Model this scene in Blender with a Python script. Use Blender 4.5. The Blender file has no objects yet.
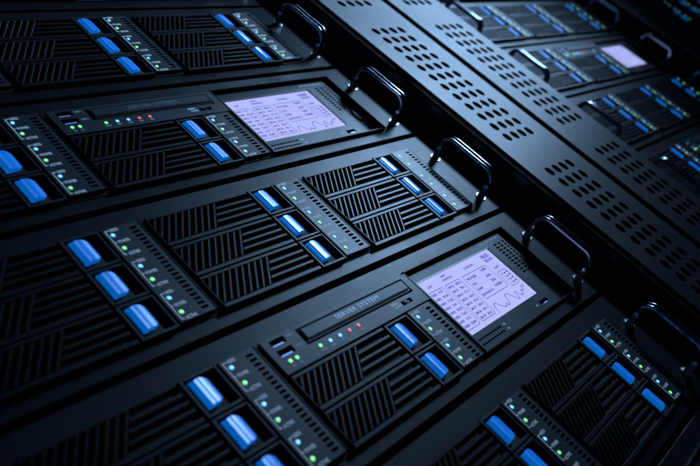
import bpy, math, random
from mathutils import Matrix, Vector
random.seed(4)
S = 0.108            # one server pitch (LED row to LED row of the next server) in metres
ZB = 1.45            # height of the reference row above the floor


def P(u, v, w):      # rack coordinates: u to the right, v up, w out of the rack front
    return (u * S, -w * S, v * S)


sc = bpy.context.scene
COL = sc.collection
# ------------------------------------------------------------------ camera
# (measured from the photograph: position and rotation in rack coordinates)
CAM = (-2.4796, -4.3487, 2.8622)
RA, RB, RC = -0.3591, -0.9470, -0.8121
FOCAL = 805.94 / 700.0 * 36.0


def cam_matrix():
    ca, sa, cb, sb, cc, s3 = math.cos(RA), math.sin(RA), math.cos(RB), math.sin(RB), math.cos(RC), math.sin(RC)
    Rx = Matrix(((1, 0, 0), (0, ca, -sa), (0, sa, ca)))
    Ry = Matrix(((cb, 0, sb), (0, 1, 0), (-sb, 0, cb)))
    Rz = Matrix(((cc, -s3, 0), (s3, cc, 0), (0, 0, 1)))
    M = (Rz @ Rx @ Ry) @ Matrix(((1, 0, 0), (0, 0, -1), (0, 1, 0)))
    x, y, z = M[0], -M[1], -M[2]
    R = Matrix((x, y, z)).transposed().to_4x4()
    R.translation = Vector(P(*CAM)) + Vector((0, 0, ZB))
    return R


cd = bpy.data.cameras.new('camera')
cam = bpy.data.objects.new('camera', cd)
COL.objects.link(cam)
cam.matrix_world = cam_matrix()
cd.sensor_width = 36
cd.lens = FOCAL
cd.clip_start = 0.01
cd.clip_end = 60
cd.dof.use_dof = True
fp = Vector(P(1.75, -2.45, 0)) + Vector((0, 0, ZB))
cd.dof.focus_distance = -(cam.matrix_world.inverted() @ fp).z
cd.dof.aperture_fstop = 8.3
sc.camera = cam
sc.render.resolution_x, sc.render.resolution_y = 1024, 682
# ------------------------------------------------------------------ world, lamp, exposure
wd = bpy.data.worlds.new('World')
sc.world = wd
wd.use_nodes = True
bg = wd.node_tree.nodes['Background']
bg.inputs[0].default_value = (0.25, 0.5, 1.0, 1)
bg.inputs[1].default_value = 0.014


def area_lamp(name, pos, aim, size, watts, color, spread, lean=0.25):
    ld = bpy.data.lights.new(name, 'AREA')
    ld.shape = 'RECTANGLE'
    ld.size = size[0] * S
    ld.size_y = size[1] * S
    ld.energy = watts
    ld.color = color
    ld.spread = math.radians(spread)
    lo = bpy.data.objects.new(name, ld)
    COL.objects.link(lo)
    p = Vector(P(*pos)) + Vector((0, 0, ZB))
    lo.location = p
    d = Vector(P(*aim)) + Vector((0, 0, ZB)) - p
    d.z *= lean          # the tall side of the lamp stays nearly upright, parallel to the racks
    lo.rotation_euler = d.to_track_quat('-Z', 'Y').to_euler()


area_lamp('key_lamp', (11.8, 1.8, 6.4), (2.3, -1.6, 0), (0.8, 2.8), 6.4, (0.40, 0.66, 1.0), 84)
area_lamp('softbox', (15.2, 4.6, 3.8), (2.9, -0.9, 0), (1.2, 7.5), 0.62, (0.36, 0.62, 1.0), 36, 1.0)
sc.view_settings.view_transform = 'Standard'
sc.view_settings.look = 'None'
sc.view_settings.gamma = 1
sc.view_settings.exposure = 0
sc.view_settings.use_curve_mapping = False

# ------------------------------------------------------------------ materials


def mat(name, base, rough=0.5, metal=0.0, spec=0.5, emis=None, es=0.0, grain=0.0, coat=0.0, sample=True, tint=None):
    m = bpy.data.materials.new(name)
    m.use_nodes = True
    nt = m.node_tree
    b = nt.nodes['Principled BSDF']
    b.inputs['Base Color'].default_value = (*base, 1)
    b.inputs['Roughness'].default_value = rough
    b.inputs['Metallic'].default_value = metal
    b.inputs['Specular IOR Level'].default_value = spec
    if tint:
        b.inputs['Specular Tint'].default_value = (*tint, 1)
    b.inputs['Coat Weight'].default_value = coat
    b.inputs['Coat Roughness'].default_value = 0.12
    if emis:
        b.inputs['Emission Color'].default_value = (*emis, 1)
        b.inputs['Emission Strength'].default_value = es
    if grain > 0:
        tc = nt.nodes.new('ShaderNodeTexCoord')
        n = nt.nodes.new('ShaderNodeTexNoise')
        n.inputs['Scale'].default_value = 1400
        n.inputs['Detail'].default_value = 3
        nt.links.new(tc.outputs['Object'], n.inputs['Vector'])
        bp = nt.nodes.new('ShaderNodeBump')
        bp.inputs['Strength'].default_value = grain
        bp.inputs['Distance'].default_value = 0.00012
        nt.links.new(n.outputs['Fac'], bp.inputs['Height'])
        nt.links.new(bp.outputs['Normal'], b.inputs['Normal'])
        n2 = nt.nodes.new('ShaderNodeTexNoise')     # faint smears in the finish
        n2.inputs['Scale'].default_value = 14
        n2.inputs['Detail'].default_value = 6
        n2.inputs['Roughness'].default_value = 0.65
        nt.links.new(tc.outputs['Object'], n2.inputs['Vector'])
        mr = nt.nodes.new('ShaderNodeMapRange')
        mr.inputs['From Min'].default_value = 0.3
        mr.inputs['From Max'].default_value = 0.7
        mr.inputs['To Min'].default_value = rough - 0.035
        mr.inputs['To Max'].default_value = rough + 0.035
        nt.links.new(n2.outputs['Fac'], mr.inputs['Value'])
        nt.links.new(mr.outputs['Result'], b.inputs['Roughness'])
    if not sample:
        m.cycles.emission_sampling = 'NONE'
    return m


M = dict(
    metal=mat('satin_black_metal', (0.003, 0.0045, 0.007), 0.39, spec=0.062, tint=(0.72, 0.88, 1.0), grain=0.25),
    strip=mat('grey_panel_metal', (0.013, 0.018, 0.025), 0.42, spec=0.085, tint=(0.72, 0.88, 1.0), grain=0.2),
    post=mat('post_metal', (0.003, 0.0045, 0.007), 0.40, spec=0.060, tint=(0.72, 0.88, 1.0), grain=0.3),
    black=mat('black_recess', (0.0015, 0.0018, 0.0025), 0.7, spec=0.15),
    cheek=mat('cheek_metal', (0.004, 0.006, 0.009), 0.36, spec=0.2, grain=0.15),
    gloss=mat('gloss_black', (0.32, 0.35, 0.43), 0.13, metal=1.0),
    dark_gap=mat('dark_highlight_gap', (0.002, 0.002, 0.003), 0.8, spec=0.0),  # dark between the handle's highlight lines, put into the colour; no real insert
    chrome=mat('chrome', (0.55, 0.58, 0.62), 0.30, metal=1.0),
    latch=mat('blue_latch_plastic', (0.0, 0.055, 0.30), 0.28, spec=0.2, emis=(0.0, 0.19, 0.82), es=0.50, sample=False),  # emission added to the plastic to boost its blue
stripe=mat('latch_highlight_stripe', (0.05, 0.10, 0.34), 0.34, spec=0.8, emis=(0.0, 0.19, 0.82), es=0.50, coat=0.8, sample=False),  # lamp highlight put into a paler, glossier facet material
    text=mat('white_print', (0.86, 0.86, 0.88), 0.6, spec=0.2),
    silver=mat('silver_print', (0.10, 0.115, 0.14), 0.50, metal=1.0),
    dimtext=mat('grey_print', (0.42, 0.44, 0.48), 0.6, spec=0.2),
    lblue=mat('blue_led', (0.02, 0.1, 0.3), 0.3, emis=(0.20, 0.66, 1.0), es=1.5, sample=False),
    lblue2=mat('blue_led_rim', (0.01, 0.05, 0.2), 0.3, emis=(0.02, 0.22, 0.75), es=0.55, sample=False),
    lgreen=mat('green_led', (0.02, 0.3, 0.05), 0.3, emis=(0.30, 1.0, 0.38), es=1.25, sample=False),
    lgreen2=mat('green_led_rim', (0.01, 0.15, 0.02), 0.3, emis=(0.02, 0.42, 0.08), es=0.5, sample=False),
    lred=mat('red_led', (0.3, 0.02, 0.03), 0.3, emis=(1.0, 0.16, 0.2), es=0.9, sample=False),
    lred2=mat('red_led_rim', (0.2, 0.01, 0.01), 0.3, emis=(0.4, 0.02, 0.03), es=0.45, sample=False),
    screen=mat('lit_screen', (0.004, 0.004, 0.01), 0.8, spec=0.0, emis=(0.46, 0.51, 1.0), es=1.0),
    ink=mat('screen_ink', (0.01, 0.01, 0.05), 0.8, spec=0.0, emis=(0.07, 0.08, 0.42), es=1.0, sample=False),
    inkd=mat('screen_ink_dark', (0.01, 0.01, 0.03), 0.8, spec=0.0, emis=(0.03, 0.03, 0.16), es=1.0, sample=False),
    navy=mat('screen_rim', (0.003, 0.004, 0.03), 0.4),
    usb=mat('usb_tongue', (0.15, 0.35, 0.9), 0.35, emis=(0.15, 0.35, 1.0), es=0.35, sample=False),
)

# ------------------------------------------------------------------ mesh builder


class MB:
    def __init__(s):
        s.v = []
        s.f = []
        s.m = []
        s.mats = []

    def mi(s, m):
        if m not in s.mats:
            s.mats.append(m)
        return s.mats.index(m)

    def add(s, verts, faces, m, tr=None):
        o = len(s.v)
        k = s.mi(m)
        s.v += [P(*p) for p in verts]
        for f in faces:
            s.f.append([o + i for i in f])
            s.m.append(k)
        return s

    def slab(s, poly, w0, w1, m, ch=0.0, bottom=False, top=True):
        """prism over a convex counter-clockwise polygon, top edge chamfered by ch"""
        n = len(poly)
        V = [(x, y, w0) for x, y in poly]
        if ch > 0:
            ins = []
            for i in range(n):
                a, b, c = poly[i - 1], poly[i], poly[(i + 1) % n]
                d1 = Vector((b[0] - a[0], b[1] - a[1])).normalized()
                d2 = Vector((c[0] - b[0], c[1] - b[1])).normalized()
                n1 = Vector((-d1.y, d1.x))
                n2 = Vector((-d2.y, d2.x))
                k = ch / max(0.3, (1 + n1.dot(n2)))
                ins.append((b[0] + (n1.x + n2.x) * k, b[1] + (n1.y + n2.y) * k))
            V += [(x, y, w1 - ch) for x, y in poly] + [(x, y, w1) for x, y in ins]
            L = 2
        else:
            V += [(x, y, w1) for x, y in poly]
            L = 1
        F = []
        for k in range(L):
            for i in range(n):
                j = (i + 1) % n
                F.append((k * n + i, k * n + j, (k + 1) * n + j, (k + 1) * n + i))
        if top:
            F.append(tuple(L * n + i for i in range(n)))
        if bottom:
            F.append(tuple(reversed(range(n))))
        return s.add(V, F, m)

    def box(s, u0, u1, v0, v1, w0, w1, m, ch=0.0, bottom=False):
        return s.slab([(u0, v0), (u1, v0), (u1, v1), (u0, v1)], w0, w1, m, ch, bottom)

    def plate(s, u0, u1, v0, v1, holes, w0, w1, m, wall=None):
        """plate with rectangular through holes (u0,u1,v0,v1)"""
        us = sorted({u0, u1} | {h[0] for h in holes} | {h[1] for h in holes})
        vs = sorted({v0, v1} | {h[2] for h in holes} | {h[3] for h in holes})

        def inh(x, y):
            return any(h[0] < x < h[1] and h[2] < y < h[3] for h in holes)
        for j in range(len(vs) - 1):
            run = None
            for i in range(len(us) - 1):
                solid = not inh((us[i] + us[i + 1]) / 2, (vs[j] + vs[j + 1]) / 2)
                if solid and run is None:
                    run = us[i]
                if run is not None and (not solid or i == len(us) - 2):
                    e = us[i] if not solid else us[i + 1]
                    s.add([(run, vs[j], w1), (e, vs[j], w1), (e, vs[j + 1], w1), (run, vs[j + 1], w1)], [(0, 1, 2, 3)], m)
                    run = None
        for h in holes:
            a, b, c, d = h
            s.add([(a, c, w0), (b, c, w0), (b, d, w0), (a, d, w0), (a, c, w1), (b, c, w1), (b, d, w1), (a, d, w1)],
                  [(0, 4, 5, 1), (1, 5, 6, 2), (2, 6, 7, 3), (3, 7, 4, 0)], wall or m)
        s.add([(u0, v0, w0), (u1, v0, w0), (u1, v1, w0), (u0, v1, w0), (u0, v0, w1), (u1, v0, w1), (u1, v1, w1), (u0, v1, w1)],
              [(0, 1, 5, 4), (1, 2, 6, 5), (2, 3, 7, 6), (3, 0, 4, 7)], m)
        return s

    def disc(s, u, v, ru, rv, w0, w1, m, n=16, ch=0.0):
        return s.slab([(u + ru * math.cos(2 * math.pi * i / n), v + rv * math.sin(2 * math.pi * i / n)) for i in range(n)], w0, w1, m, ch)

    def dome(s, u, v, r, w0, h, m, n=12, rings=3):
        V = []
        for k in range(rings):
            a = k / rings * math.pi / 2
            for i in range(n):
                t = 2 * math.pi * i / n
                V.append((u + r * math.cos(a) * math.cos(t), v + r * math.cos(a) * math.sin(t), w0 + h * math.sin(a)))
        V.append((u, v, w0 + h))
        F = []
        for k in range(rings - 1):
            for i in range(n):
                j = (i + 1) % n
                F.append((k * n + i, k * n + j, (k + 1) * n + j, (k + 1) * n + i))
        for i in range(n):
            F.append(((rings - 1) * n + i, (rings - 1) * n + (i + 1) % n, rings * n))
        return s.add(V, F, m)

    def bar(s, pts, hu, hv, r, m, gap_mat):
        """bent bar of rounded rectangular section"""
        V = []
        sec = []
        # back corners, then two ridges added to catch twin highlights, a darkened channel between
        for cx, cy, a0, a1, m_ in ((hu - r, hv - r, 0, 90, 3), (r - hu, hv - r, 90, 180, 3), (r - hu, r - hv, 180, 318, 9), (hu - r, r - hv, 222, 360, 9)):
            for k in range(m_ + 1):
                t = math.radians(a0 + (a1 - a0) * k / m_)
                sec.append((cx + r * math.cos(t), cy + r * math.sin(t)))
        n = len(sec)
        for i, p in enumerate(pv_ := [Vector(p) for p in pts]):
            d = ((pv_[i + 1] if i < len(pv_) - 1 else p) - (pv_[i - 1] if i else p)).normalized()
            a = Vector((1, 0, 0))
            b = d.cross(a).normalized()
            V += [tuple(p + a * x + b * y) for x, y in sec]
        F, G = [], []
        for i in range(len(pts) - 1):
            for k in range(n):
                j = (k + 1) % n
                (G if k == 17 else F).append((i * n + k, i * n + j, (i + 1) * n + j, (i + 1) * n + k))
        F.append(tuple(range(n)))
        F.append(tuple(reversed(range((len(pts) - 1) * n, len(pts) * n))))
        o = len(s.v)
        s.add(V, F, m)
        k = s.mi(gap_mat)
        for f in G:                      # channel floor darkened to part the two highlight lines
            s.f.append([o + i for i in f])
            s.m.append(k)
        return s

    def text(s, txt, u, v, h, m, w=0.0, fit=None, align='LEFT', bold=0.02):
        """flat lettering: cap height h, optionally squeezed to width fit"""
        V, F, wd_ = glyphs(txt, bold)
        k = h / 0.7
        ku = k if not fit else fit / wd_
        du = {'LEFT': 0, 'CENTER': -wd_ * ku / 2, 'RIGHT': -wd_ * ku}[align]
        return s.add([(u + du + x * ku, v + y * k, w) for x, y in V], F, m)

    def line(s, pts, t, m, w=0.0):
        """flat drawn line of thickness t"""
        for (a, b), (c, d) in zip(pts[:-1], pts[1:]):
            L = math.hypot(c - a, d - b) or 1
            nx, ny = -(d - b) / L * t / 2, (c - a) / L * t / 2
            ex, ey = (c - a) / L * t / 2, (d - b) / L * t / 2
            s.add([(a - nx - ex, b - ny - ey, w), (c - nx + ex, d - ny + ey, w), (c + nx + ex, d + ny + ey, w), (a + nx - ex, b + ny - ey, w)],
                  [(0, 1, 2, 3)], m)
            w += 0.00002
        return s

    def mesh(s, name, smooth=False):
        me = bpy.data.meshes.new(name)
        me.from_pydata(s.v, [], s.f)
        for m in s.mats:
            me.materials.append(m)
        me.polygons.foreach_set('material_index', s.m)
        if smooth:
            me.polygons.foreach_set('use_smooth', [True] * len(s.f))
        me.update()
        return me

    def obj(s, name, parent=None, smooth=False):
        return place(name, s.mesh(name, smooth), parent)


_g = {}


def glyphs(txt, bold=0.02):
    if (txt, bold) in _g:
        return _g[(txt, bold)]
    c = bpy.data.curves.new('glyph', 'FONT')
    c.body = txt
    c.size = 1.0
    c.offset = bold
    c.resolution_u = 2
    o = bpy.data.objects.new('glyph', c)
    me = o.to_mesh()
    V = [(v.co.x, v.co.y) for v in me.vertices]
    F = [tuple(p.vertices) for p in me.polygons]
    o.to_mesh_clear()
    bpy.data.objects.remove(o)
    bpy.data.curves.remove(c)
    x0 = min(v[0] for v in V)
    V = [(x - x0, y) for x, y in V]
    _g[(txt, bold)] = (V, F, max(v[0] for v in V))
    return _g[(txt, bold)]


def place(name, me, parent=None):
    o = bpy.data.objects.new(name, me)
    COL.objects.link(o)
    o.parent = parent
    return o


def thing(name, label, cat, loc=(0, 0, 0), group=None):
    o = bpy.data.objects.new(name, None)
    o.empty_display_size = 0.02
    COL.objects.link(o)
    o.location = Vector(P(*loc)) + Vector((0, 0, ZB))
    o['label'] = label
    o['category'] = cat
    if group:
        o['group'] = group
    return o


def dup(o, parent=None):
    c = o.copy()
    COL.objects.link(c)
    c.parent = parent
    for ch in list(o.children):
        dup(ch, c)
    return c


# ------------------------------------------------------------------ dimensions (unit = one server pitch)
D = 1.35            # column spacing of the drive bays
RV = 0.247          # row spacing
RACK = 7.305        # rack spacing
FW = -0.040         # level of the servers' front plates; the raised bay block stands at w = 0
SL = 0.76           # slant of the upright grille bars
EAR = (-1.66, 3.50)
HOLE_U, HOLE_V = 0.14, 0.149

# ------------------------------------------------------------------ rack cabinets


def oval_plate(mb, u0, u1, rows, cols, v0, v1, w0, w1, m):
    """front of an upright: rows x cols of round holes, plain between the groups"""
    r_u, r_v = 0.047, 0.053
    cu, cv = HOLE_U / 2, HOLE_V / 2
    done = []
    a0, a1 = cols[0] - cu, cols[-1] + cu
    # borders left and right of the hole columns
    mb.box(u0, a0, v0, v1, w0, w1, m)
    mb.box(a1, u1, v0, v1, w0, w1, m)
    # plain stretches
    rows = sorted(rows)
    edges = [v0]
    for r in rows:
        edges += [r - cv, r + cv]
    edges.append(v1)
    for i in range(0, len(edges), 2):
        a, b = edges[i], edges[i + 1]
        if b - a > 1e-5:
            mb.add([(a0, a, w1), (a1, a, w1), (a1, b, w1), (a0, b, w1)], [(0, 1, 2, 3)], m)
    n = 20
    for r in rows:
        for c in cols:
            V = []
            for k in range(n):
                t = 2 * math.pi * (k + 0.5) / n
                x, y = math.cos(t), math.sin(t)
                q = max(abs(x), abs(y))
                V.append((c + cu * x / q, r + cv * y / q, w1))
            for k in range(n):
                t = 2 * math.pi * (k + 0.5) / n
                V.append((c + r_u * math.cos(t), r + r_v * math.sin(t), w1))
            for k in range(n):
                t = 2 * math.pi * (k + 0.5) / n
                V.append((c + r_u * math.cos(t), r + r_v * math.sin(t), w0))
            F, G = [], []
            for k in range(n):
                j = (k + 1) % n
                F.append((k, j, n + j, n + k))
                G.append((n + k, n + j, 2 * n + j, 2 * n + k))
            # corners of the cell
            for sx, sy in ((1, 1), (-1, 1), (-1, -1), (1, -1)):
                ang = math.atan2(sy, sx) % (2 * math.pi)
                k = int(ang / (2 * math.pi) * n - 0.5) % n
                j = (k + 1) % n
                V.append((c + cu * sx, r + cv * sy, w1))
                F.append((k, len(V) - 1, j))
            mb.add(V, F, m)
            mb.add(V, G, M['black'])  # hole walls blackened, shade put into their colour


PW = 0.22           # how far the uprights stand out
VT, VBOT = 2.2, -6.3


def upright(parent, u0, u1, cols):
    rows = [-0.655 + 2.117 * g - HOLE_V * k for g in range(-2, 3) for k in range(12)]
    rows = [r for r in rows if VBOT + 0.2 < r < VT - 0.2]
    mb = MB()
    oval_plate(mb, u0, u1, rows, cols, VBOT, VT, PW - 0.014, PW, M['post'])
    return mb.obj('rack_upright', parent)


def upright_body(parent, u0, u1, side):
    mb = MB()
    mb.box(u0 + 0.012, u1 - 0.012, VBOT + 0.01, VT - 0.01, -3.0, PW - 0.60, M['black'])
    # folded cheek on the server side, its front edge set back from the perforated plate
    if side > 0:
        mb.box(u0 - 0.030, u0 + 0.006, VBOT, VT, -2.98, PW - 0.055, M['cheek'], 0.006)
    else:
        mb.box(u1 - 0.006, u1 + 0.030, VBOT, VT, -2.98, PW - 0.055, M['cheek'], 0.006)
    return mb.obj('upright_box', parent)




def rack(i, label, left=True, right=True):
    t = thing('server_rack', label, 'server rack', (i * RACK, 0, 0), 'black server racks standing side by side')
    if right:
        upright(t, 3.55, 4.535, [3.82 + HOLE_U * k for k in range(4)])
        upright_body(t, 3.55, 4.535, 1)
    if left:
        upright(t, 4.658 - RACK, 5.59 - RACK, [4.94 - RACK + HOLE_U * k for k in range(4)])
        upright_body(t, 4.658 - RACK, 5.59 - RACK, -1)
    mb = MB()
    mb.box(-1.70, 3.54, VBOT, VT, -3.1, -3.0, M['black'])
    mb.obj('back_panel', t)
    return t


rack(0, 'nearest black server rack in the left foreground, perforated upright on its right side', left=False)
rack(1, 'second black server rack, behind the paired perforated uprights, out of focus at upper right')
rack(2, 'farthest black server rack, a dark blurred sliver in the upper right corner', right=False)

# ------------------------------------------------------------------ shared part meshes


def bay_frame(simple):
    """tray, thin frame and slanted divider of one drive bay; origin at LED row"""
    mb = MB()
    m = M['metal']
    mb.box(0.249, 1.045, -0.180, 0.057, FW + 0.001, -0.030, M['black'])
    mb.box(0.249, 1.040, 0.036, 0.058, -0.031, 0.0, m, 0.003)           # top rail
    mb.box(0.249, 1.040, -0.180, -0.153, -0.031, 0.0, m, 0.003)         # bottom rail
    mb.box(0.247, 0.2555, -0.1525, 0.0355, -0.031, -0.001, m, 0.002)   # left rail
    if simple:
        for b in left_bars() + right_bars():
            mb.slab(b, -0.031, -0.001, m, 0.003)
    return mb.mesh('drive_bay')


BT, BB = 0.0365, -0.1505


def slant(u_top, v):      # u of a slanted line that crosses v = 0.052 at u_top
    return u_top + (v - 0.052) * SL


def clip(poly, umin):
    out = []
    for i in range(len(poly)):
        a, b = poly[i - 1], poly[i]
        if (a[0] >= umin) != (b[0] >= umin):
            k = (umin - a[0]) / (b[0] - a[0])
            out.append((umin, a[1] + (b[1] - a[1]) * k))
        if b[0] >= umin:
            out.append(b)
    return out


def left_bars():
    res = []
    for k in range(14):
        ut = 0.770 - 0.0497 * k
        h = 0.0098
        q = [(slant(ut - h, BB), BB), (slant(ut + h, BB), BB), (slant(ut + h, BT), BT), (slant(ut - h, BT), BT)]
        q = clip(q, 0.255)
        if len(q) >= 3:
            res.append(q)
    return res


def right_bars():
    res = []
    for vc in (-0.010, -0.058, -0.106):
        h = 0.0105
        ul = lambda v: slant(0.770 + 0.0125, v)
        res.append([(ul(vc - h), vc - h), (1.036, vc - h), (1.036, vc + h), (ul(vc + h), vc + h)])
    return res


def latch_frame_mesh():
    mb = MB()
    mb.box(1.054, 1.296, -0.180, 0.057, FW + 0.001, -0.028, M['black'])
    hole = (1.074, 1.264, -0.146, 0.034)
    m = M['strip']
    mb.box(1.056, 1.076, -0.180, 0.058, -0.03, 0.001, m, 0.003)
    mb.box(1.272, 1.286, -0.180, 0.058, -0.03, 0.001, m, 0.003)
    mb.box(1.0765, 1.2715, 0.042, 0.058, -0.03, 0.0005, m, 0.003)
    mb.box(1.0765, 1.2715, -0.180, -0.162, -0.03, 0.0005, m, 0.003)
    return mb.mesh('latch_frame')


def latch_mesh():
    prof = [(1.0960, -0.009), (1.0962, 0.002), (1.0985, 0.0052), (1.1020, 0.0058), (1.1060, 0.0050), (1.1100, 0.0072),
            (1.1150, 0.0112), (1.1190, 0.0126), (1.1190, 0.0126), (1.1375, 0.0104), (1.1375, 0.0104), (1.149, 0.0096), (1.161, 0.0076),
            (1.174, 0.0040), (1.186, -0.0008), (1.196, -0.005), (1.203, -0.009), (1.205, -0.014)]
    vt0, vb0 = 0.029, -0.132
    V, F, G = [], [], []
    n = len(prof)
    for i, (u, w) in enumerate(prof):
        k = max(0, (u - 1.155) / 0.051)
        cut = 0.034 * (1 - math.sqrt(max(0, 1 - k * k)))
        cutl = 0.003 * max(0, min(1, (1.11 - u) / 0.014))
        wave = 0.006 * math.sin((u - 1.096) / 0.042 * math.pi) if u < 1.138 else 0
        vt, vb = vt0 - cut - wave - cutl, vb0 + cut - wave * 0.8 - 0
        e = 0.004
        V += [(u, vt, -0.016), (u, vt, w - e), (u, vt, w - e), (u, vt - e, w), (u, vt - e, w), (u, vb + e, w), (u, vb + e, w), (u, vb, w - e), (u, vb, w - e), (u, vb, -0.016)]
    for i in range(n - 1):
        if prof[i] == prof[i + 1]:
            continue                    # crease beside the flat stripe
        for k in (0, 2, 4, 6, 8):
            a = i * 10 + k
            q = (a, a + 10, a + 11, a + 1)[::-1]
            if k == 4 and abs(prof[i][0] - 1.119) < 1e-6:
                G.append(q)             # facet that carries the added highlight stripe
            else:
                F.append(q)
    mb = MB()
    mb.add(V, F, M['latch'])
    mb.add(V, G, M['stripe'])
    me = mb.mesh('release_latch', True)
    return me


def led_mesh(a, b):
    mb = MB()
    mb.dome(0, 0, 0.0155, 0.0005, 0.003, M[b], 14, 1)
    mb.dome(0, 0, 0.0105, 0.001, 0.008, M[a], 14, 3)
    return mb.mesh('status_led')


LED = {'b': led_mesh('lblue', 'lblue2'), 'g': led_mesh('lgreen', 'lgreen2'), 'r': led_mesh('lred', 'lred2')}


def add_led(parent, kind, u, v, name='status_led'):
    o = place(name, LED[kind], parent)
    o.location = P(u, v, 0)
    return o


def strip_mesh(vtop):
    """LED strip plate with its row of vent slots (u relative to LED column)"""
    mb = MB()
    holes = []
    v = vtop - 0.030
    while v > -0.635:
        holes.append((0.118, 0.166, v - 0.018, v))
        v -= 0.0318
    mb.box(-0.028, 0.216, -0.664, vtop - 0.002, FW + 0.001, -0.026, M['black'])
    mb.plate(-0.044, 0.190, -0.656, vtop, holes, -0.030, 0.0, M['strip'], M['black'])
    # narrow bright rib that parts the strip from the next column
    mb.box(0.200, 0.209, -0.656, vtop, -0.030, -0.002, M['metal'], 0.002)
    return mb.mesh('led_strip')


def marks_mesh(slots):
    mb = MB()
    w = 0.0009
    for k in slots:
        o = -k * RV
        mb.line([(-0.004, 0.036 + o), (-0.027, 0.036 + o), (-0.027, -0.147 + o), (-0.013, -0.147 + o)], 0.0048, M['text'], w)
        mb.line([(-0.027, -0.054 + o), (-0.013, -0.054 + o)], 0.0048, M['text'], w)
        mb.text('HDD', 0.004, 0.026 + o, 0.020, M['text'], w, fit=0.050)
        mb.text('POWER', -0.002, -0.064 + o, 0.020, M['text'], w, fit=0.072)
        mb.text('ACTIVE', -0.002, -0.157 + o, 0.020, M['text'], w, fit=0.072)
    return mb.mesh('strip_lettering')


def handle_meshes():
    pts = []
    ht, r, hv = 0.235, 0.085, 0.255
    w0 = FW
    pts.append((0, -hv, w0))
    for k in range(9):
        a = k / 8 * math.pi / 2
        pts.append((0, -hv + r - r * math.cos(a), w0 + ht - r + r * math.sin(a)))
    for k in range(9):
        a = k / 8 * math.pi / 2
        pts.append((0, hv - r + r * math.sin(a), w0 + ht - r + r * math.cos(a)))
    pts.append((0, hv, w0))
    b = MB().bar(pts, 0.0385, 0.022, 0.0105, M['gloss'], M['dark_gap']).mesh('handle_bar', True)
    w = MB()
    w.disc(0, 0, 0.047, 0.047, FW, FW + 0.010, M['chrome'], 20, 0.004)
    w.disc(0, 0, 0.033, 0.033, FW + 0.009, FW + 0.020, M['chrome'], 20, 0.004)
    return b, w.mesh('handle_washer')


MH, MWASH = handle_meshes()
MBAY, MBAYS = bay_frame(False), bay_frame(True)
MLF, MLATCH = latch_frame_mesh(), latch_mesh()
MBARS = [MB().slab(b, -0.031, -0.001, M['metal'], 0.003).mesh('grille_bar') for b in left_bars() + right_bars()]
MSTRIP = {0: strip_mesh(0.056), 1: strip_mesh(-0.187)}
MMARK = {0: marks_mesh((0, 1, 2)), 1: marks_mesh((1, 2))}


def plate_mesh():
    mb = MB()
    mb.box(EAR[0], EAR[1], -0.762, 0.195, FW - 0.035, FW, M['metal'], 0.005, True)
    return mb.mesh('front_plate')


def plate_open_mesh():
    mb = MB()
    c = 0.005
    mb.slab([(EAR[0], -0.762), (EAR[1], -0.762), (EAR[1], 0.195), (EAR[0], 0.195)], FW - 0.035, FW, M['metal'], c, False, False)
    a, b, p, q = EAR[0] + c, EAR[1] - c, -0.762 + c, 0.195 - c
    h = (1.594, 2.916, -0.651, 0.0625)
    for x0, x1, y0, y1 in ((a, b, p, h[2]), (a, b, h[3], q), (a, h[0], h[2], h[3]), (h[1], b, h[2], h[3])):
        mb.add([(x0, y0, FW), (x1, y0, FW), (x1, y1, FW), (x0, y1, FW)], [(0, 1, 2, 3)], M['metal'])
    return mb.mesh('front_plate')


def chassis_mesh():
    mb = MB()
    mb.box(-1.40, 3.25, -0.745, 0.178, -2.9, FW - 0.036, M['black'], 0, True)
    return mb.mesh('chassis')


MBLOCK = MB().box(-1.110, 2.893, -0.675, 0.0545, FW - 0.002, -0.0315, M['black']).mesh('bay_block')
MBLOCK_S = MB().box(-1.110, 1.581, -0.675, 0.0545, FW - 0.002, -0.0315, M['black']).mesh('bay_block')
MPLATE, MPLATE_OPEN, MCH = plate_mesh(), plate_open_mesh(), chassis_mesh()


def bay(t, c, r, full):
    """one drive bay with its grille bars, latch frame and latch"""
    b = place('drive_bay', MBAY if full else MBAYS, t)
    b.location = P((c - 1) * D, -r * RV, 0)
    if full:
        for m in MBARS:
            place('grille_bar', m, b)
    place('latch_frame', MLF, b)
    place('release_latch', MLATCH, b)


def strip(t, c, slots):
    k = 0 if 0 in slots else 1
    s = place('led_strip', MSTRIP[k], t)
    s.location = P(c * D, 0, 0)
    place('strip_lettering', MMARK[k], s)
    for q in slots:
        add_led(s, 'b', 0, -q * RV)
        add_led(s, 'g', 0, -q * RV - 0.1036)


def base(name, label, cat, group, loc):
    t = thing(name, label, cat, loc, group)
    place('bay_block', MBLOCK_S if name == 'display_server' else MBLOCK, t)
    place('chassis', MCH, t)
    place('front_plate', MPLATE_OPEN if name == 'display_server' else MPLATE, t)
    for u in (3.146, -1.306):
        h = place('handle_bar', MH, t)
        h.location = P(u, -0.343, 0)
        for dv in (-0.255, 0.255):
            w = place('handle_washer', MWASH, h)
            w.location = P(0, dv, 0)
    return t


def drive_server(full, label, loc):
    t = base('drive_server', label, 'server', 'servers filled with drive bays', loc)
    for c in range(3):
        for r in range(3):
            bay(t, c, r, full)
        strip(t, c, (0, 1, 2))
    return t


# ------------------------------------------------------------------ display server


class Words:
    """printed words, each one its own small object"""
    def __init__(s, parent):
        s.p = parent

    def text(s, *a, **k):
        MB().text(*a, **k).obj('lettering', s.p)


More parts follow.
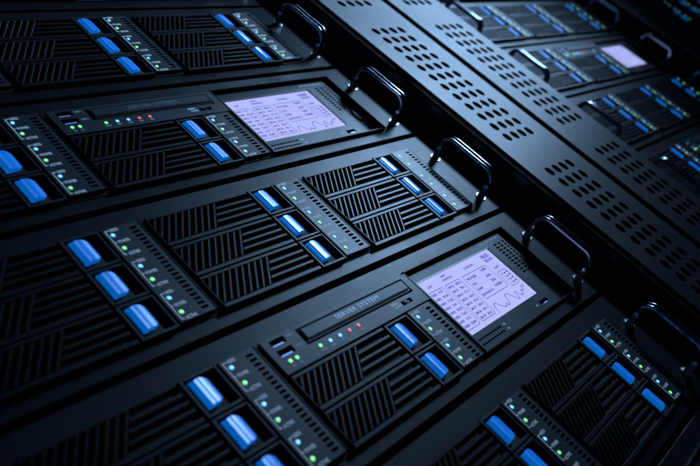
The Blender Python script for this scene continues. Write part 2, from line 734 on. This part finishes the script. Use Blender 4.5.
def control_panel(t):
    mb = MB()
    m = M['strip']
    holes = [(0.500, 1.514, -0.078, 0.036), (0.296, 0.406, -0.004, 0.038), (0.292, 0.406, -0.075, -0.031), (1.335, 1.44, -0.137, -0.105)]
    mb.box(0.250, 1.570, -0.170, 0.054, FW + 0.001, -0.026, M['black'])
    mb.plate(0.246, 1.574, -0.176, 0.058, holes, -0.028, 0.0, m, M['black'])
    p = mb.obj('control_panel', t)
    a = MB()                                                            # raised disc drawer in its moulded trough
    r = 0.012

    def rr(u0, u1, v0, v1, r, n=4):
        q = []
        for cx, cy, a0 in ((u1 - r, v0 + r, -90), (u1 - r, v1 - r, 0), (u0 + r, v1 - r, 90), (u0 + r, v0 + r, 180)):
            for k in range(n + 1):
                t_ = math.radians(a0 + 90 * k / n)
                q.append((cx + r * math.cos(t_), cy + r * math.sin(t_)))
        return q
    a.slab(rr(0.509, 1.507, -0.066, 0.0295, 0.014), -0.026, -0.004, m, 0.004)
    a.obj('drawer_surround', p)
    a = MB()
    a.slab(rr(0.524, 1.498, -0.052, 0.0255, 0.004), -0.005, 0.004, M['black'])
    a.slab(rr(0.530, 1.492, -0.047, 0.0215, 0.004), 0.003, 0.008, m, 0.003)
    a.obj('disc_drawer', p)
    MB().text('SERVER SYSTEM', 0.800, -0.024, 0.030, M['silver'], 0.0092, fit=0.405, bold=0.0).obj('drawer_lettering', p)
    for dv in (0.0, -0.070):
        q = MB()
        q.box(0.305, 0.385, -0.0035 + dv, 0.006 + dv, -0.024, -0.003, M['usb'], 0.001)
        q.obj('usb_port', p)
    q = MB()
    q.disc(1.386, -0.121, 0.042, 0.013, -0.026, -0.006, M['metal'], 18, 0.004)
    q.disc(1.376, -0.117, 0.024, 0.010, -0.008, 0.004, M['metal'], 18, 0.004)
    q.obj('push_button', p)
    q = Words(p)
    w = 0.0009
    q.text('USB 1', 0.420, 0.018, 0.014, M['dimtext'], w, fit=0.052)
    q.text('USB 2', 0.424, -0.058, 0.014, M['dimtext'], w, fit=0.052)
    q.text('L1', 0.316, -0.150, 0.012, M['dimtext'], w, fit=0.020)
    q.text('L2', 0.366, -0.150, 0.012, M['dimtext'], w, fit=0.020)
    for k, s_ in enumerate(('POWER', 'HDD', 'LAN', 'FAIL', 'TEMP')):
        q.text(s_, 0.562 + 0.085 * k, -0.150, 0.012, M['dimtext'], w, fit=0.045 if k == 0 else 0.032, align='CENTER')
    q.text('OPEN', 1.238, -0.108, 0.014, M['text'], w, fit=0.066)
    q.text('CLOSE', 1.250, -0.132, 0.014, M['text'], w, fit=0.066)
    add_led(p, 'g', 0.322, -0.113)
    add_led(p, 'g', 0.374, -0.113)
    for k, c in enumerate('gbbrr'):
        add_led(p, c, 0.562 + 0.0848 * k, -0.115)


def display(t):
    W = -0.042 + 0.003
    # frame lip standing round the sunk display panel
    mb = MB()
    m = M['metal']
    mb.box(1.582, 2.930, 0.064, 0.076, FW, 0.0, m, 0.003)
    mb.box(2.918, 2.930, -0.664, 0.0635, FW, -0.001, m, 0.003)
    mb.box(1.582, 2.9175, -0.664, -0.652, FW, -0.006, m, 0.003)
    mb.box(1.582, 1.592, -0.6515, 0.0635, FW, -0.001, m, 0.003)
    mb.obj('display_surround', t)
    m = M['strip']
    holes = [(1.652, 2.614, -0.512, -0.018), (2.512, 2.624, -0.606, -0.570)]
    for k in range(11):
        v = -0.024 - 0.0292 * k
        for c, wd_ in ((2.690, 0.044), (2.756, 0.036), (2.822, 0.026)):
            if c > 2.8 and k > 9:
                continue
            holes.append((c, c + wd_, v - 0.016, v))
    for k in range(10):
        for v in (-0.557, -0.596):
            holes.append((1.662 + 0.0295 * k, 1.684 + 0.0295 * k, v - 0.015, v))
    mb = MB()
    mb.plate(1.593, 2.917, -0.6515, 0.0630, holes, FW - 0.03, W, m, M['black'])
    mb.box(1.600, 2.900, -0.64, 0.05, FW - 0.034, FW - 0.029, M['black'])
    p = mb.obj('display_panel', t)
    q = MB()
    q.disc(2.812, -0.430, 0.028, 0.062, W, W + 0.008, M['metal'], 24, 0.004)
    q.disc(2.812, -0.430, 0.020, 0.050, W + 0.007, W + 0.010, M['gloss'], 24)
    q.obj('rotary_knob', p)
    q = MB()
    q.box(2.560, 2.612, -0.603, -0.596, FW - 0.02, W - 0.004, M['usb'])
    q.obj('data_port', p)
    q = Words(p)
    w = W + 0.0008
    q.text('NETWORK SERVER', 2.540, 0.014, 0.016, M['dimtext'], w, fit=0.28)
    q.text('IN', 1.985, -0.572, 0.014, M['text'], w, fit=0.024)
    q.text('HI', 1.990, -0.612, 0.014, M['text'], w, fit=0.024)
    q.text('PC', 2.446, -0.596, 0.014, M['text'], w, fit=0.030)
    q.text('SET', 2.800, -0.535, 0.012, M['dimtext'], w, fit=0.03)
    s = MB()
    ws = W - 0.013
    s.box(1.6525, 2.6135, -0.5115, -0.0185, FW - 0.02, ws, M['screen'])
    sc_ = s.obj('screen', p)
    s = MB()
    s.box(1.6525, 1.6590, -0.5115, -0.0185, ws, W - 0.002, M['navy'])
    s.box(2.6075, 2.6135, -0.5115, -0.0185, ws, W - 0.002, M['navy'])
    s.box(1.6595, 2.607, -0.0260, -0.0185, ws, W - 0.002, M['navy'])
    s.obj('screen_rim', p)
    # what the screen shows: flat print
    g = MB()
    w = ws + 0.0008
    K, I = M['inkd'], M['ink']

    def frame(u0, u1, v0, v1, r=0.012, left_open=False):
        q = [(u0 + r, v1), (u1 - r, v1), (u1, v1 - r), (u1, v0 + r), (u1 - r, v0), (u0 + r, v0)]
        if not left_open:
            q += [(u0, v0 + r), (u0, v1 - r), (u0 + r, v1)]
        g.line(q, 0.0038, K, w)
    frame(1.672, 1.840, -0.472, -0.126, left_open=True)
    frame(1.868, 2.052, -0.468, -0.128)
    frame(2.094, 2.420, -0.352, -0.129)
    frame(2.450, 2.574, -0.368, -0.225)
    g.text('LAN', 1.716, -0.092, 0.017, I, w, fit=0.052, bold=0.04)
    g.text('RAM', 1.915, -0.064, 0.016, I, w, fit=0.054, bold=0.04)
    g.text('CONTROL', 1.892, -0.096, 0.017, I, w, fit=0.130, bold=0.04)
    g.text('CONTROL', 2.186, -0.092, 0.018, I, w, fit=0.128, bold=0.04)
    g.text('18:25', 2.450, -0.082, 0.030, I, w, fit=0.105, bold=0.04)
    g.text('20.01', 2.450, -0.118, 0.024, I, w, fit=0.105, bold=0.04)
    for k in range(8):
        v = -0.160 - 0.0415 * k
        g.text('N%02d' % (k + 1), 1.680, v, 0.018, I, w + 0.0001, fit=0.058, bold=0.04)
        g.text('%d.%02d' % (9 - k % 3, 17 + k * 9), 1.762, v, 0.018, I, w, fit=0.062 if k % 3 else 0.05, bold=0.04)
        if k < 8:
            g.text('M%02d' % (k + 12), 1.886, v - 0.003, 0.018, I, w + 0.0001, fit=0.064, bold=0.04)
            g.text('%02d.%d' % (85 - k * 7, k % 5), 1.976, v - 0.003, 0.018, I, w, fit=0.056, bold=0.04)
    g.text('PROCESS', 2.112, -0.176, 0.018, I, w, fit=0.122, bold=0.04)
    g.text('100%', 2.318, -0.164, 0.020, I, w, fit=0.074, bold=0.04)
    g.text('CPU', 2.112, -0.228, 0.018, I, w, fit=0.060, bold=0.04)
    g.text('47%', 2.310, -0.222, 0.020, I, w, fit=0.066, bold=0.04)
    g.text('RAM', 2.112, -0.276, 0.018, I, w, fit=0.064, bold=0.04)
    g.text('25%', 2.316, -0.268, 0.020, I, w, fit=0.060, bold=0.04)
    g.text('BANDWIDTH', 2.106, -0.326, 0.018, I, w, fit=0.150, bold=0.04)
    g.text('14.8 MB/s', 2.300, -0.312, 0.020, I, w, fit=0.100, bold=0.04)
    for v in (-0.192, -0.243, -0.292):
        g.line([(2.112, v), (2.402, v)], 0.0012, I, w)
    g.text('PORT', 2.470, -0.196, 0.018, I, w, fit=0.066, bold=0.04)
    for k in range(4):
        g.text('%d' % (k + 1), 2.480, -0.262 - 0.030 * k, 0.016, I, w, fit=0.012, bold=0.04)
        g.box(2.508, 2.528, -0.262 - 0.030 * k, -0.248 - 0.030 * k, w, w + 0.0002, I)
        g.box(2.546, 2.562, -0.258 - 0.030 * k, -0.242 - 0.030 * k, w, w + 0.0002, K)
    pts = []
    key = [(2.083, -0.478), (2.098, -0.43), (2.127, -0.408), (2.165, -0.448), (2.205, -0.472), (2.222, -0.452), (2.240, -0.470), (2.262, -0.462),
           (2.285, -0.405), (2.318, -0.394), (2.352, -0.430), (2.385, -0.474), (2.402, -0.462), (2.412, -0.412), (2.434, -0.436), (2.452, -0.462),
           (2.478, -0.456), (2.492, -0.424), (2.512, -0.438), (2.530, -0.400), (2.552, -0.412), (2.572, -0.388)]
    for i in range(len(key) - 1):
        p0, p1, p2, p3 = key[max(i - 1, 0)], key[i], key[i + 1], key[min(i + 2, len(key) - 1)]
        for j in range(4):
            x = j / 4
            pts.append(tuple(0.5 * ((2 * p1[d]) + (-p0[d] + p2[d]) * x + (2 * p0[d] - 5 * p1[d] + 4 * p2[d] - p3[d]) * x * x
                                    + (-p0[d] + 3 * p1[d] - 3 * p2[d] + p3[d]) * x ** 3) for d in (0, 1)))
    g.line(pts, 0.0052, K, w)
    g.obj('screen_print', sc_)


def display_server(full, label, loc):
    t = base('display_server', label, 'server', 'servers with a lit display', loc)
    for r in range(3):
        bay(t, 0, r, full)
    for r in (1, 2):
        bay(t, 1, r, full)
    strip(t, 0, (0, 1, 2))
    strip(t, 1, (1, 2))
    control_panel(t)
    display(t)
    return t


# ------------------------------------------------------------------ the servers in their racks
A_full = drive_server(True, 'drive server between the two lit display servers in the nearest rack, centre of the picture', (0, -2, 0))
B_full = display_server(True, 'display server below the centre drive server, its lavender screen the sharpest and largest', (0, -3, 0))
A_far = drive_server(False, 'drive server with bright blue latches below the display server in the second rack', (RACK, -2, 0))
B_far = display_server(False, 'display server in the second rack, small blurred lavender screen at upper right', (RACK, -1, 0))


def again(src, label, i, row):
    c = dup(src)
    c.location = Vector(P(i * RACK, row, 0)) + Vector((0, 0, ZB))
    c['label'] = label
    return c


again(B_full, 'display server in the upper part of the nearest rack, farther lavender screen', 0, -1)
again(A_full, 'drive server at the top left of the nearest rack, above the upper display server', 0, 0)
again(A_full, 'dark drive server at the bottom right of the nearest rack, below the sharp display server', 0, -4)
again(B_far, 'black server at the very top left edge of the picture, only its lower plate showing', 0, 1)
again(B_far, 'black server at the lower right corner of the picture, almost lost in shadow', 0, -5)
again(A_far, 'topmost drive server of the second rack, above its lit display', 1, 0)
again(B_far, 'server at the right edge of the second rack, lowest one there, deep in shadow', 1, -3)
again(A_far, 'topmost server of the farthest rack, blue latches in the upper right corner', 2, 0)
again(B_far, 'lower server of the farthest rack, cut off by the right edge of the picture', 2, -1)
